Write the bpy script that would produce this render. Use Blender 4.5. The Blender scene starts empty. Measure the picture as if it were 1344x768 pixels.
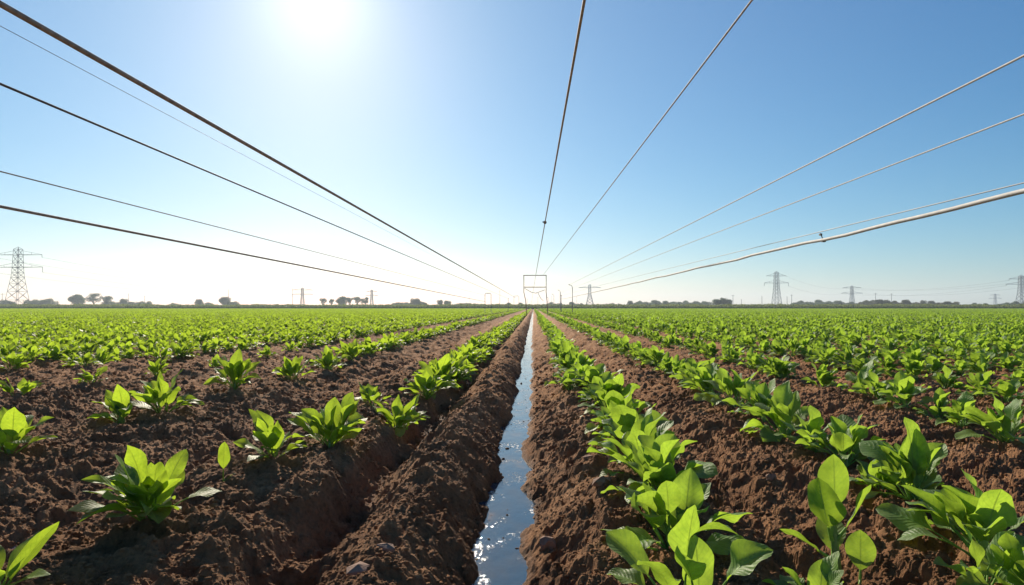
import bpy, math, random
import numpy as np
from mathutils import Vector, Matrix, Euler
R = math.radians
random.seed(7)
scene = bpy.context.scene
C = scene.collection

# ------------------------------------------------------------------ camera
F = 800.0                                   # focal length in photo pixels (1344 wide)
YAW, PITCH = math.atan(28 / F), math.atan(19 / F)
cam_d = bpy.data.cameras.new('camera'); cam = bpy.data.objects.new('camera', cam_d); C.objects.link(cam)
cam_d.sensor_width = 36; cam_d.lens = F / 1344 * 36; cam_d.clip_start = .05; cam_d.clip_end = 20000
H = 1.0
cam.location = (0, 0, H)
cam.rotation_euler = (R(90) + PITCH, 0, YAW)
scene.camera = cam
M = Euler((R(90) + PITCH, 0, YAW)).to_matrix()
def ray(px, py): return M @ Vector(((px - 672) / F, -(py - 384) / F, -1))
def on_ground(px, py, z=0.0):
    r = ray(px, py); t = (z - H) / r.z; return r.x * t, r.y * t
def at_y(px, py, Y):
    r = ray(px, py); t = Y / r.y; return Vector((r.x * t, Y, H + r.z * t))
def at_x(px, py, X):
    r = ray(px, py); t = X / r.x; return Vector((X, r.y * t, H + r.z * t))

sun_dir = ray(415, -12).normalized()
SUN_EL = math.asin(sun_dir.z); SUN_AZ = math.atan2(sun_dir.x, sun_dir.y)

# ------------------------------------------------------------------ helpers
def mesh_obj(name, verts, faces, mat=None, parent=None, smooth=True, uvs=None):
    me = bpy.data.meshes.new(name)
    me.from_pydata([tuple(v) for v in verts], [], faces)
    if smooth: me.polygons.foreach_set('use_smooth', [True] * len(me.polygons))
    if uvs is not None:
        ul = me.uv_layers.new(name='UVMap')
        li = np.empty(len(me.loops), np.int32); me.loops.foreach_get('vertex_index', li)
        ul.data.foreach_set('uv', np.asarray(uvs, np.float32)[li].ravel())
    me.update()
    if mat: me.materials.append(mat)
    o = bpy.data.objects.new(name, me); C.objects.link(o)
    if parent: o.parent = parent
    return o
def empty(name, loc=(0, 0, 0), rz=0):
    o = bpy.data.objects.new(name, None); o.empty_display_size = .1
    C.objects.link(o); o.location = loc; o.rotation_euler = (0, 0, rz); return o
def tag(o, label=None, cat=None, group=None, kind=None):
    if label: o['label'] = label
    if cat: o['category'] = cat
    if group: o['group'] = group
    if kind: o['kind'] = kind
    return o
def copy_tree(o, parent=None):
    c = o.copy(); C.objects.link(c); c.parent = parent
    for ch in list(o.children): copy_tree(ch, c)
    return c
class MB:
    def __init__(s): s.v, s.f = [], []
    def bar(s, a, b, r, r2=None, n=4):
        a, b = Vector(a), Vector(b); r2 = r if r2 is None else r2
        t = (b - a).normalized()
        u = t.cross(Vector((0, 0, 1)))
        if u.length < 1e-3: u = t.cross(Vector((0, 1, 0)))
        u.normalize(); w = t.cross(u); k = len(s.v)
        for p, q in ((a, r), (b, r2)):
            for i in range(n):
                an = 2 * math.pi * (i + .5) / n
                s.v.append(p + u * math.cos(an) * q + w * math.sin(an) * q)
        for i in range(n):
            j = (i + 1) % n; s.f.append((k + i, k + j, k + n + j, k + n + i))
        s.f.append(tuple(k + i for i in range(n))[::-1]); s.f.append(tuple(k + n + i for i in range(n)))
    def tube(s, pts, rad, n=8):
        pts = [Vector(p) for p in pts]; k = len(s.v)
        rs = rad if isinstance(rad, (list, tuple)) else [rad] * len(pts)
        for i, p in enumerate(pts):
            t = (pts[min(i + 1, len(pts) - 1)] - pts[max(i - 1, 0)]).normalized()
            u = t.cross(Vector((0, 0, 1)))
            if u.length < 1e-2: u = t.cross(Vector((0, 1, 0)))
            u.normalize(); w = t.cross(u)
            for j in range(n):
                an = 2 * math.pi * j / n
                s.v.append(p + (u * math.cos(an) + w * math.sin(an)) * rs[i])
        for i in range(len(pts) - 1):
            for j in range(n):
                a = k + i * n + j; b = k + i * n + (j + 1) % n
                s.f.append((a, b, b + n, a + n))
        s.f.append(tuple(k + j for j in range(n))[::-1])
        s.f.append(tuple(k + (len(pts) - 1) * n + j for j in range(n)))
    def box(s, c, d):
        k = len(s.v); x, y, z = c; a, b, e = d[0] / 2, d[1] / 2, d[2] / 2
        for i in (-1, 1):
            for j in (-1, 1):
                for l in (-1, 1): s.v.append(Vector((x + i * a, y + j * b, z + l * e)))
        for q in ((0, 1, 3, 2), (4, 6, 7, 5), (0, 4, 5, 1), (2, 3, 7, 6), (0, 2, 6, 4), (1, 5, 7, 3)):
            s.f.append(tuple(k + i for i in q))
    def build(s, name, mat, parent=None, smooth=False): return mesh_obj(name, s.v, s.f, mat, parent, smooth)

# ------------------------------------------------------------------ noise (numpy)
def h2(ix, iy, seed):
    a = (ix.astype(np.int64) * 374761393 + iy.astype(np.int64) * 668265263 + seed * 1442695041) & 0xffffffff
    a = ((a ^ (a >> 13)) * 1274126177) & 0xffffffff
    a = ((a ^ (a >> 16)) * 2246822519) & 0xffffffff
    a = a ^ (a >> 15)
    return (a & 0xffffff) / float(0x1000000)
def vnoise(x, y, seed):
    ix = np.floor(x); iy = np.floor(y); fx = x - ix; fy = y - iy
    fx = fx * fx * (3 - 2 * fx); fy = fy * fy * (3 - 2 * fy)
    a = h2(ix, iy, seed); b = h2(ix + 1, iy, seed); c = h2(ix, iy + 1, seed); d = h2(ix + 1, iy + 1, seed)
    return (a + (b - a) * fx) * (1 - fy) + (c + (d - c) * fx) * fy - .5
def clods(x, y, cell, seed, prob=.6):
    """rounded lumps of random size, one per lattice cell"""
    x = x / cell; y = y / cell
    ix = np.floor(x); iy = np.floor(y); out = np.zeros_like(x)
    for i in (-1, 0, 1):
        for j in (-1, 0, 1):
            cx, cy = ix + i, iy + j
            r1 = h2(cx, cy, seed); r2 = h2(cx, cy, seed + 1); r3 = h2(cx, cy, seed + 2); r4 = h2(cx, cy, seed + 3)
            dx = x - cx - r1; dy = y - cy - r2
            an = r4 * 6.28; ca, sa = np.cos(an), np.sin(an)
            e = (dx * ca + dy * sa) ** 2 + 1.9 * (dy * ca - dx * sa) ** 2
            rad = .25 + .6 * r3
            out = np.maximum(out, np.where(r4 * 7 % 1 < prob, np.sqrt(np.maximum(0, 1 - e / rad ** 2)) * rad, 0))
    return out

PROF = np.array([(-60, -.02), (-9.0, -.0), (-8.2, -.08), (-7.4, 0), (-6.4, -.1), (-5.9, -.02), (-5.4, .03), (-4.9, 0), (-4.35, -.12), (-3.85, 0), (-3.35, .04),
    (-2.9, .01), (-2.4, -.12), (-2.05, -.03), (-1.65, .02), (-1.3, .01), (-1.19, -.06), (-1.07, -.22), (-.98, -.25), (-.88, -.17), (-.75, -.05), (-.62, .015), (-.52, 0),
    (-.42, -.08), (-.29, -.22), (-.24, -.3), (-.08, -.31), (-.03, -.25), (.05, -.18), (.2, -.1), (.38, -.015), (.55, .02), (.8, .01), (.98, -.09), (1.15, -.15), (1.33, -.08), (1.52, -.0),
    (1.9, .03), (2.2, .01), (2.45, -.1), (2.62, -.14), (2.85, -.05), (3.05, .01), (3.4, .03), (3.75, 0), (4.2, -.1), (4.6, -.01), (4.95, .02), (5.3, 0), (5.7, -.08), (6.1, 0), (60, -.02)])
def ground_h(X, Y, fine=True):
    X = np.asarray(X, float); Y = np.asarray(Y, float)
    wob = vnoise(Y * .9, X * .25, 3) * .1 + vnoise(Y * 3.1, X * .8, 4) * .07 + vnoise(Y * 9, X * 4, 5) * .035
    wob = wob * np.clip(1.15 - Y / 60, .35, 1)
    h = np.interp(X + wob, PROF[:, 0], PROF[:, 1])
    a = np.clip(1.1 - Y / 90, .3, 1)
    left = np.clip((-X - .3) / .6, 0, 1)
    h += a * (vnoise(X * 1.7, Y * 1.3, 11) * .05 + vnoise(X * 4.2, Y * 3.6, 12) * (.05 + .03 * left) + vnoise(X * 9, Y * 8, 13) * .028)
    # keep lumps lower in the channel bed so the water stays open
    chan = np.clip(np.abs(X + .13) / .16, 0, 1) ** 2
    chan = .12 + .88 * chan
    h += chan * clods(X, Y, .16, 21, .3) * .05
    h -= (np.clip(np.abs(X + .13) / .2, 0, 1) ** 3) * clods(X + vnoise(X * 20, Y * 20, 61) * .03, Y, .13, 62, .33) * .075
    if fine:
        wx = X + vnoise(X * 14, Y * 14, 17) * .03; wy = Y + vnoise(X * 14, Y * 14, 18) * .03
        h += chan * (clods(wx, wy, .065, 31, .6) * .030 + clods(wx, wy, .028, 41, .65) * .014)
        h += vnoise(X * 45, Y * 45, 14) * .011 + vnoise(X * 95, Y * 95, 15) * .007
    return h

# ------------------------------------------------------------------ materials
def new_mat(name):
    m = bpy.data.materials.new(name); m.use_nodes = True
    nt = m.node_tree; nt.nodes.clear()
    out = nt.nodes.new('ShaderNodeOutputMaterial')
    return m, nt, out
def N(nt, t, **kw):
    n = nt.nodes.new(t)
    for k, v in kw.items():
        if k in n.inputs: n.inputs[k].default_value = v
        else: setattr(n, k, v)
    return n
def ramp(nt, src, stops):
    r = nt.nodes.new('ShaderNodeValToRGB'); e = r.color_ramp.elements
    while len(e) < len(stops): e.new(.5)
    for i, (p, c) in enumerate(stops): e[i].position = p; e[i].color = (*c, 1) if len(c) == 3 else c
    nt.links.new(src, r.inputs[0]); return r
def mixc(nt, f, a, b, mode='MIX'):
    m = nt.nodes.new('ShaderNodeMix'); m.data_type = 'RGBA'; m.blend_type = mode
    for s, v in ((m.inputs[0], f), (m.inputs[6], a), (m.inputs[7], b)):
        if hasattr(v, 'is_output'): nt.links.new(v, s)
        else: s.default_value = v if not isinstance(v, tuple) or len(v) == 4 else (*v, 1)
    return m.outputs[2]
def simple(name, col, rough=.6, metal=0, var=.25, scale=6, bump=.1, bscale=60):
    m, nt, out = new_mat(name); L = nt.links.new
    tc = N(nt, 'ShaderNodeTexCoord')
    n1 = N(nt, 'ShaderNodeTexNoise', Scale=scale, Detail=6.0); L(tc.outputs['Object'], n1.inputs['Vector'])
    c = ramp(nt, n1.outputs[0], [(.3, tuple(v * (1 - var) for v in col)), (.7, tuple(min(1, v * (1 + var)) for v in col))])
    p = N(nt, 'ShaderNodeBsdfPrincipled', Roughness=rough, Metallic=metal); L(c.outputs[0], p.inputs['Base Color'])
    n2 = N(nt, 'ShaderNodeTexNoise', Scale=bscale, Detail=3.0); L(tc.outputs['Object'], n2.inputs['Vector'])
    b = N(nt, 'ShaderNodeBump', Strength=bump, Distance=.01); L(n2.outputs[0], b.inputs['Height']); L(b.outputs[0], p.inputs['Normal'])
    L(p.outputs[0], out.inputs[0]); return m

def soil_mat():
    m, nt, out = new_mat('soil'); L = nt.links.new
    tc = N(nt, 'ShaderNodeTexCoord')
    def noise(s, d=6.0, r=.6):
        n = N(nt, 'ShaderNodeTexNoise', Scale=s, Detail=d, Roughness=r); L(tc.outputs['Object'], n.inputs['Vector']); return n.outputs[0]
    big = ramp(nt, noise(2.2), [(.3, (.22, .106, .050)), (.55, (.37, .19, .088)), (.75, (.50, .285, .145))])
    fin = ramp(nt, noise(38, 8, .7), [(.3, (.5, .46, .44)), (.48, (1, 1, 1)), (.7, (1.5, 1.42, 1.35))])
    col = mixc(nt, .85, big.outputs[0], fin.outputs[0], 'MULTIPLY')
    sp = ramp(nt, noise(210, 3, .5), [(.64, (0, 0, 0)), (.72, (1, 1, 1))])
    spm = N(nt, 'ShaderNodeMath', operation='MULTIPLY'); L(sp.outputs[0], spm.inputs[0]); spm.inputs[1].default_value = .35
    col = mixc(nt, spm.outputs[0], col, (.5, .33, .2))
    # soil soaked by the channel: darker and glossier just above the water line
    sep = N(nt, 'ShaderNodeSeparateXYZ'); L(tc.outputs['Object'], sep.inputs[0])
    wet = N(nt, 'ShaderNodeMapRange'); L(sep.outputs[2], wet.inputs[0])
    wet.inputs[1].default_value = -.245; wet.inputs[2].default_value = -.19; wet.inputs[3].default_value = 1; wet.inputs[4].default_value = 0
    col2 = mixc(nt, wet.outputs[0], col, mixc(nt, 1.0, col, (.55, .5, .46), 'MULTIPLY'))
    p = N(nt, 'ShaderNodeBsdfPrincipled'); L(col2, p.inputs['Base Color'])
    ro = N(nt, 'ShaderNodeMapRange'); L(wet.outputs[0], ro.inputs[0]); ro.inputs[3].default_value = .93; ro.inputs[4].default_value = .6
    L(ro.outputs[0], p.inputs['Roughness']); p.inputs['Specular IOR Level'].default_value = .12
    ad = N(nt, 'ShaderNodeMath', operation='ADD'); L(noise(60, 8, .75), ad.inputs[0]); L(noise(260, 4, .7), ad.inputs[1])
    b = N(nt, 'ShaderNodeBump', Strength=1.0, Distance=.02); L(ad.outputs[0], b.inputs['Height']); L(b.outputs[0], p.inputs['Normal'])
    L(p.outputs[0], out.inputs[0]); return m

def leaf_mat(name, dark, light, trans, tw, rough=.5, veins=True):
    m, nt, out = new_mat(name); L = nt.links.new
    oi = N(nt, 'ShaderNodeObjectInfo'); tc = N(nt, 'ShaderNodeTexCoord')
    n1 = N(nt, 'ShaderNodeTexNoise', Scale=9.0, Detail=5.0); L(tc.outputs['Object'], n1.inputs['Vector'])
    add = N(nt, 'ShaderNodeMath', operation='MULTIPLY_ADD'); L(oi.outputs['Random'], add.inputs[0]); add.inputs[1].default_value = .5; 
    sb = N(nt, 'ShaderNodeMath', operation='SUBTRACT'); L(n1.outputs[0], sb.inputs[0]); sb.inputs[1].default_value = .25; L(sb.outputs[0], add.inputs[2])
    base = ramp(nt, add.outputs[0], [(.15, dark), (.85, light)]).outputs[0]
    trc = mixc(nt, add.outputs[0], tuple(v * .75 for v in trans), tuple(min(1, v * 1.25) for v in trans))
    p = N(nt, 'ShaderNodeBsdfPrincipled', Roughness=rough); p.inputs['Specular IOR Level'].default_value = .28
    if veins:
        uv = N(nt, 'ShaderNodeUVMap'); sp = N(nt, 'ShaderNodeSeparateXYZ'); L(uv.outputs[0], sp.inputs[0])
        au = N(nt, 'ShaderNodeMath', operation='SUBTRACT'); L(sp.outputs[0], au.inputs[0]); au.inputs[1].default_value = .5
        ab = N(nt, 'ShaderNodeMath', operation='ABSOLUTE'); L(au.outputs[0], ab.inputs[0])
        mid = N(nt, 'ShaderNodeMapRange'); L(ab.outputs[0], mid.inputs[0]); mid.inputs[1].default_value = .012; mid.inputs[2].default_value = .035; mid.inputs[3].default_value = 1; mid.inputs[4].default_value = 0
        # side veins sweep towards the tip
        k = N(nt, 'ShaderNodeMath', operation='MULTIPLY_ADD'); L(ab.outputs[0], k.inputs[0]); k.inputs[1].default_value = -.55; L(sp.outputs[1], k.inputs[2])
        s2 = N(nt, 'ShaderNodeMath', operation='MULTIPLY'); L(k.outputs[0], s2.inputs[0]); s2.inputs[1].default_value = 62
        sn = N(nt, 'ShaderNodeMath', operation='SINE'); L(s2.outputs[0], sn.inputs[0])
        sv = N(nt, 'ShaderNodeMapRange'); L(sn.outputs[0], sv.inputs[0]); sv.inputs[1].default_value = .9; sv.inputs[2].default_value = 1
        svm = N(nt, 'ShaderNodeMath', operation='MULTIPLY'); L(sv.outputs[0], svm.inputs[0]); svm.inputs[1].default_value = .55
        vm = N(nt, 'ShaderNodeMath', operation='MAXIMUM'); L(mid.outputs[0], vm.inputs[0]); L(svm.outputs[0], vm.inputs[1])
        base = mixc(nt, vm.outputs[0], base, tuple(min(1, v * 1.5 + .05) for v in light))
        trc = mixc(nt, vm.outputs[0], trc, tuple(v * .55 for v in trans))
        hs = N(nt, 'ShaderNodeMath', operation='MULTIPLY_ADD'); L(vm.outputs[0], hs.inputs[0]); hs.inputs[1].default_value = -.8; 
        hm = N(nt, 'ShaderNodeMath', operation='MULTIPLY'); L(sn.outputs[0], hm.inputs[0]); hm.inputs[1].default_value = -.25; L(hm.outputs[0], hs.inputs[2])
        b = N(nt, 'ShaderNodeBump', Strength=.55, Distance=.0035); L(hs.outputs[0], b.inputs['Height']); L(b.outputs[0], p.inputs['Normal'])
    if veins:
        n3 = N(nt, 'ShaderNodeTexNoise', Scale=55.0, Detail=4.0, Roughness=.6); L(tc.outputs['Object'], n3.inputs['Vector'])
        base = mixc(nt, 1.0, base, ramp(nt, n3.outputs[0], [(.3, (.68, .74, .7)), (.68, (1.35, 1.25, 1.2))]).outputs[0], 'MULTIPLY')
        trc = mixc(nt, 1.0, trc, ramp(nt, n3.outputs[0], [(.3, (.8, .85, .8)), (.68, (1.1, 1.08, 1.0))]).outputs[0], 'MULTIPLY')
        n4 = N(nt, 'ShaderNodeTexNoise', Scale=120.0, Detail=2.0); L(tc.outputs['Object'], n4.inputs['Vector'])
        bl = ramp(nt, n4.outputs[0], [(.69, (0, 0, 0)), (.73, (.8, .8, .8))]).outputs[0]
        base = mixc(nt, bl, base, (.16, .11, .045))
        b2 = N(nt, 'ShaderNodeBump', Strength=.5, Distance=.004); L(n3.outputs[0], b2.inputs['Height']); L(b.outputs[0], b2.inputs['Normal']); L(b2.outputs[0], p.inputs['Normal'])
        # pale under-side
        ge = N(nt, 'ShaderNodeNewGeometry'); base = mixc(nt, ge.outputs['Backfacing'], base, mixc(nt, .35, base, (.20, .27, .13)))
        # thin pale margin
        mg = N(nt, 'ShaderNodeMapRange'); L(ab.outputs[0], mg.inputs[0]); mg.inputs[1].default_value = .472; mg.inputs[2].default_value = .495; mg.inputs[4].default_value = .6
        base = mixc(nt, mg.outputs[0], base, (.32, .40, .16))
    L(base, p.inputs['Base Color'])
    t = N(nt, 'ShaderNodeBsdfTranslucent'); L(trc, t.inputs[0])
    mx = N(nt, 'ShaderNodeMixShader'); mx.inputs[0].default_value = tw
    L(p.outputs[0], mx.inputs[1]); L(t.outputs[0], mx.inputs[2]); L(mx.outputs[0], out.inputs[0]); return m

def water_mat():
    m, nt, out = new_mat('water'); L = nt.links.new
    tc = N(nt, 'ShaderNodeTexCoord')
    mp = N(nt, 'ShaderNodeMapping'); L(tc.outputs['Object'], mp.inputs[0]); mp.inputs['Scale'].default_value = (1, .55, 1)
    def noise(s, d=4.0, r=.55, v=mp.outputs[0]):
        n = N(nt, 'ShaderNodeTexNoise', Scale=s, Detail=d, Roughness=r); L(v, n.inputs['Vector']); return n.outputs[0]
    base = ramp(nt, noise(5), [(.38, (.02, .05, .085)), (.58, (.05, .055, .06)), (.68, (.13, .09, .06))]).outputs[0]
    # foam and floating flecks gathered in patches
    patch = ramp(nt, noise(4.5, 3), [(.5, (0, 0, 0)), (.62, (1, 1, 1))]).outputs[0]
    fl = ramp(nt, noise(46, 6, .72), [(.53, (0, 0, 0)), (.6, (1, 1, 1))]).outputs[0]
    fm = N(nt, 'ShaderNodeMath', operation='MULTIPLY'); L(patch, fm.inputs[0]); L(fl, fm.inputs[1])
    fs = N(nt, 'ShaderNodeMath', operation='MULTIPLY'); L(fm.outputs[0], fs.inputs[0]); fs.inputs[1].default_value = .75
    col = mixc(nt, fs.outputs[0], base, (.72, .74, .74))
    p = N(nt, 'ShaderNodeBsdfPrincipled', IOR=1.45); L(col, p.inputs['Base Color']); p.inputs['Specular IOR Level'].default_value = .9
    rr = N(nt, 'ShaderNodeMapRange'); L(fs.outputs[0], rr.inputs[0]); rr.inputs[3].default_value = .04; rr.inputs[4].default_value = .5; L(rr.outputs[0], p.inputs['Roughness'])
    hh = N(nt, 'ShaderNodeMath', operation='ADD'); L(noise(14, 5), hh.inputs[0]); L(fs.outputs[0], hh.inputs[1])
    b = N(nt, 'ShaderNodeBump', Strength=.28, Distance=.009); L(hh.outputs[0], b.inputs['Height']); L(b.outputs[0], p.inputs['Normal'])
    L(p.outputs[0], out.inputs[0]); return m

SOIL = soil_mat()
BROAD = leaf_mat('broad_leaf', (.055, .15, .016), (.13, .27, .03), (.41, .60, .05), .47)
POINT = leaf_mat('pointed_leaf', (.05, .12, .010), (.12, .22, .015), (.45, .62, .04), .5)
STEM = simple('stem_green', (.16, .26, .05), .5, var=.3, scale=30)
WATER = water_mat()

# ------------------------------------------------------------------ world, sun
w = bpy.data.worlds.new('World'); scene.world = w; w.use_nodes = True
nt = w.node_tree; nt.nodes.clear(); L = nt.links.new
wo = N(nt, 'ShaderNodeOutputWorld'); bg = N(nt, 'ShaderNodeBackground'); bg.inputs[1].default_value = .066
sky = N(nt, 'ShaderNodeTexSky', sky_type='NISHITA', sun_disc=False, sun_elevation=SUN_EL, sun_rotation=SUN_AZ, altitude=0, air_density=1.0, dust_density=.3, ozone_density=3.0)
# aureole: the bright glow of the air round the sun
tcw = N(nt, 'ShaderNodeTexCoord'); dot = N(nt, 'ShaderNodeVectorMath', operation='DOT_PRODUCT'); L(tcw.outputs['Generated'], dot.inputs[0]); dot.inputs[1].default_value = sun_dir
mxd = N(nt, 'ShaderNodeMath', operation='MAXIMUM'); L(dot.outputs['Value'], mxd.inputs[0]); mxd.inputs[1].default_value = 0
def lobe(n, amp):
    a = N(nt, 'ShaderNodeMath', operation='POWER'); L(mxd.outputs[0], a.inputs[0]); a.inputs[1].default_value = n
    b = N(nt, 'ShaderNodeMath', operation='MULTIPLY'); L(a.outputs[0], b.inputs[0]); b.inputs[1].default_value = amp; return b.outputs[0]
s1 = N(nt, 'ShaderNodeMath', operation='ADD'); L(lobe(330, 3.2), s1.inputs[0]); L(lobe(60, .5), s1.inputs[1])
s2_ = N(nt, 'ShaderNodeMath', operation='ADD'); L(s1.outputs[0], s2_.inputs[0]); L(lobe(3, 1.25), s2_.inputs[1]); s1 = s2_
gl = mixc(nt, s1.outputs[0], (0, 0, 0, 1), (1, .95, .97, 1)); 
gm = nt.nodes[-1]; gm.clamp_factor = False
ad = N(nt, 'ShaderNodeMix', data_type='RGBA', blend_type='ADD'); ad.inputs[0].default_value = 1
sc_ = N(nt, 'ShaderNodeSeparateColor'); cc_ = N(nt, 'ShaderNodeCombineColor'); L(sky.outputs[0], sc_.inputs[0])
for i_, (ga, aa) in enumerate(((1.5, 2.5), (1.05, 1.82), (.8, 1.58))):        # clear blue air: deeper blue away from the sun
    m0 = N(nt, 'ShaderNodeMath', operation='MULTIPLY'); L(sc_.outputs[i_], m0.inputs[0]); m0.inputs[1].default_value = .05
    m1 = N(nt, 'ShaderNodeMath', operation='POWER'); L(m0.outputs[0], m1.inputs[0]); m1.inputs[1].default_value = ga
    m2 = N(nt, 'ShaderNodeMath', operation='MULTIPLY'); L(m1.outputs[0], m2.inputs[0]); m2.inputs[1].default_value = aa / .1; L(m2.outputs[0], cc_.inputs[i_])
L(cc_.outputs[0], ad.inputs[6]); L(gl, ad.inputs[7]); L(ad.outputs[2], bg.inputs[0]); L(bg.outputs[0], wo.inputs[0])
sl = bpy.data.lights.new('sun', 'SUN'); sl.energy = 5.0; sl.angle = R(.5); sl.color = (1, .88, .72)
so = bpy.data.objects.new('sun', sl); C.objects.link(so); so.rotation_euler = sun_dir.to_track_quat('Z', 'Y').to_euler()

# ------------------------------------------------------------------ ground
def grid_mesh(name, X, Y, Z, mat):
    r, c = X.shape
    co = np.stack([X, Y, Z], -1).reshape(-1, 3).astype(np.float32)
    i = np.arange((r - 1) * c).reshape(r - 1, c)[:, :-1].ravel()
    q = np.stack([i, i + 1, i + c + 1, i + c], 1).astype(np.int32)
    me = bpy.data.meshes.new(name)
    me.vertices.add(len(co)); me.vertices.foreach_set('co', co.ravel())
    me.loops.add(q.size); me.loops.foreach_set('vertex_index', q.ravel())
    me.polygons.add(len(q)); me.polygons.foreach_set('loop_start', np.arange(0, q.size, 4, dtype=np.int32))
    me.polygons.foreach_set('use_smooth', np.ones(len(q), bool))
    me.update(calc_edges=True); me.materials.append(mat)
    o = bpy.data.objects.new(name, me); C.objects.link(o); return o
ys = [-2.5]
while ys[-1] < 1.2: ys.append(ys[-1] + .03)
while ys[-1] < 40: ys.append(ys[-1] + .0042 * (ys[-1] + .2))
while ys[-1] < 302: ys.append(ys[-1] * 1.012)
ys = np.array(ys)
t = np.concatenate([np.linspace(-2.6, -1.02, 60), np.linspace(-1, 1, 1250), np.linspace(1.02, 2.6, 60)])
# a little finer round the channel and the two beds beside it
hw = np.maximum(ys, 0) * .93 + 1.5
TT, WW = np.meshgrid(t, hw); XX = TT * WW; YY = np.repeat(ys[:, None], len(t), 1)
ZZ = np.empty_like(XX)
nf = int((ys < 22).sum())
ZZ[:nf] = ground_h(XX[:nf], YY[:nf], True); ZZ[nf:] = ground_h(XX[nf:], YY[nf:], False) + .012
g = grid_mesh('field_soil', XX, YY, ZZ, SOIL); tag(g, kind='structure')
fl_ = np.ones(len(g.data.polygons), bool); fl_[:(len(t) - 1) * int((ys < 7).sum())] = False; g.data.polygons.foreach_set('use_smooth', fl_)
GRASSG = simple('rough_ground', (.10, .12, .045), .95, var=.35, scale=.05)
gb = mesh_obj('ground', [(-9000, -600, -.62), (9000, -600, -.62), (9000, 9000, -.62), (-9000, 9000, -.62)], [(0, 1, 2, 3)], GRASSG, smooth=False)
tag(gb, kind='structure')
gm2 = MB(); gm2.box((0, 960, -.35), (4000, 1316, .5)); tag(gm2.build('terrain', GRASSG), kind='structure')
wz = -.245
yw = [-2.5] + list(np.geomspace(1, 301, 60))
vv = []; 
for y in yw: vv += [(-.62, y, wz), (.4, y, wz)]
wt = mesh_obj('water', vv, [(2 * i, 2 * i + 1, 2 * i + 3, 2 * i + 2) for i in range(len(yw) - 1)], WATER, smooth=False); tag(wt, kind='structure')

def gh(x, y): return float(ground_h(np.array([x]), np.array([y]), False)[0])
# loose crumbs of soil, uncountable
def lump(rng, n=1):
    import bmesh
    bm = bmesh.new(); bmesh.ops.create_icosphere(bm, subdivisions=n, radius=1)
    v = [Vector(a.co) * rng.uniform(.72, 1.2) for a in bm.verts]; f = [tuple(x.index for x in a.verts) for a in bm.faces]; bm.free(); return v, f
rng = random.Random(5)
lumps = [lump(rng) for _ in range(6)]
nC = 75000; rs = np.random.RandomState(2)
cy = 1.5 + 11 * rs.rand(nC) ** 1.9; cx = (rs.rand(nC) * 2 - 1) * (cy * .95 + .6)
keep = ~((cx > -.30) & (cx < .0) & (rs.rand(nC) > .03)); cx, cy = cx[keep], cy[keep]; nC = len(cx)
cz = np.maximum(ground_h(cx, cy, True), np.where((cx > -.32) & (cx < .02), wz, -9))
sz = (.003 + .011 * rs.rand(nC) ** 3 + np.where(rs.rand(nC) < .012, .016 * rs.rand(nC), 0)) * np.clip(cy / 4, .9, 2)
LV = np.array([[tuple(q) for q in l[0]] for l in lumps]); LF = np.array(lumps[0][1]); nv = LV.shape[1]
pick = rs.randint(0, 6, nC); an = rs.rand(nC) * 6.28; st3 = np.stack([rs.uniform(.8, 1.6, nC), np.ones(nC), rs.uniform(.55, .95, nC)], 1)
P_ = LV[pick] * st3[:, None] * sz[:, None, None]; ca, sa = np.cos(an)[:, None], np.sin(an)[:, None]
V_ = np.stack([cx[:, None] + P_[..., 0] * ca - P_[..., 1] * sa, cy[:, None] + P_[..., 0] * sa + P_[..., 1] * ca, cz[:, None] + sz[:, None] * .2 + P_[..., 2]], -1).reshape(-1, 3)
F_ = (LF[None] + (np.arange(nC) * nv)[:, None, None]).reshape(-1, 3).astype(np.int32)
me = bpy.data.meshes.new('soil_crumbs'); me.vertices.add(len(V_)); me.vertices.foreach_set('co', V_.astype(np.float32).ravel())
me.loops.add(F_.size); me.loops.foreach_set('vertex_index', F_.ravel()); me.polygons.add(len(F_)); me.polygons.foreach_set('loop_start', np.arange(0, F_.size, 3, dtype=np.int32)); me.update(calc_edges=True)
me.materials.append(SOIL); cl = bpy.data.objects.new('soil_crumbs', me); C.objects.link(cl); tag(cl, 'loose crumbs and small clods of brown earth strewn over the beds', 'soil crumbs', kind='stuff')

# stones and big clods one can single out
STONE = simple('grey_stone', (.24, .19, .15), .97, var=.3, scale=14, bump=.5, bscale=45)
BSTONE = simple('brown_stone', (.25, .15, .10), .97, var=.3, scale=14, bump=.6, bscale=45)
def stone(px, py, s, flat, mat, label, z=0, seed=1, rz=0):
    x, y = on_ground(px, py, z); rg = random.Random(seed); v, f = lump(rg, 2 if flat > .7 else 1)
    o = mesh_obj('stone', [(a.x * s, a.y * s * .7, a.z * s * flat) for a in v], f, mat, smooth=False)
    o.location = (x, y, float(ground_h(np.array([x]), np.array([y]))[0]) + s * flat * .02); o.rotation_euler = (R(rg.uniform(-15, 15)), R(rg.uniform(-15, 15)), rz)
    tag(o, label, 'stone', 'stones lying in the field')
stone(22, 682, .033, .6, STONE, 'small pale grey stone on dark soil above the bottom left corner plant', 0, 1)
stone(718, 714, .05, .75, BSTONE, 'rounded flat brown stone at the right water edge near the bottom', -.15, 2, .4)
stone(789, 653, .06, .6, BSTONE, 'flat dark brown stone on the right bank beside the first row', -.03, 3, .3)
stone(772, 612, .04, .7, BSTONE, 'smaller rounded brown clod higher up the right bank', -.03, 4)
stone(1012, 640, .03, .8, BSTONE, 'rounded clod in the furrow left of the tall stemmed seedling', -.05, 5)
stone(470, 757, .06, .35, BSTONE, 'flat brown slab on the left ridge at the bottom edge', -.02, 6, .5)
stone(507, 722, .055, .5, BSTONE, 'flat dark stone half sunk in the left ridge crest', .0, 7, -.2)
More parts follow.
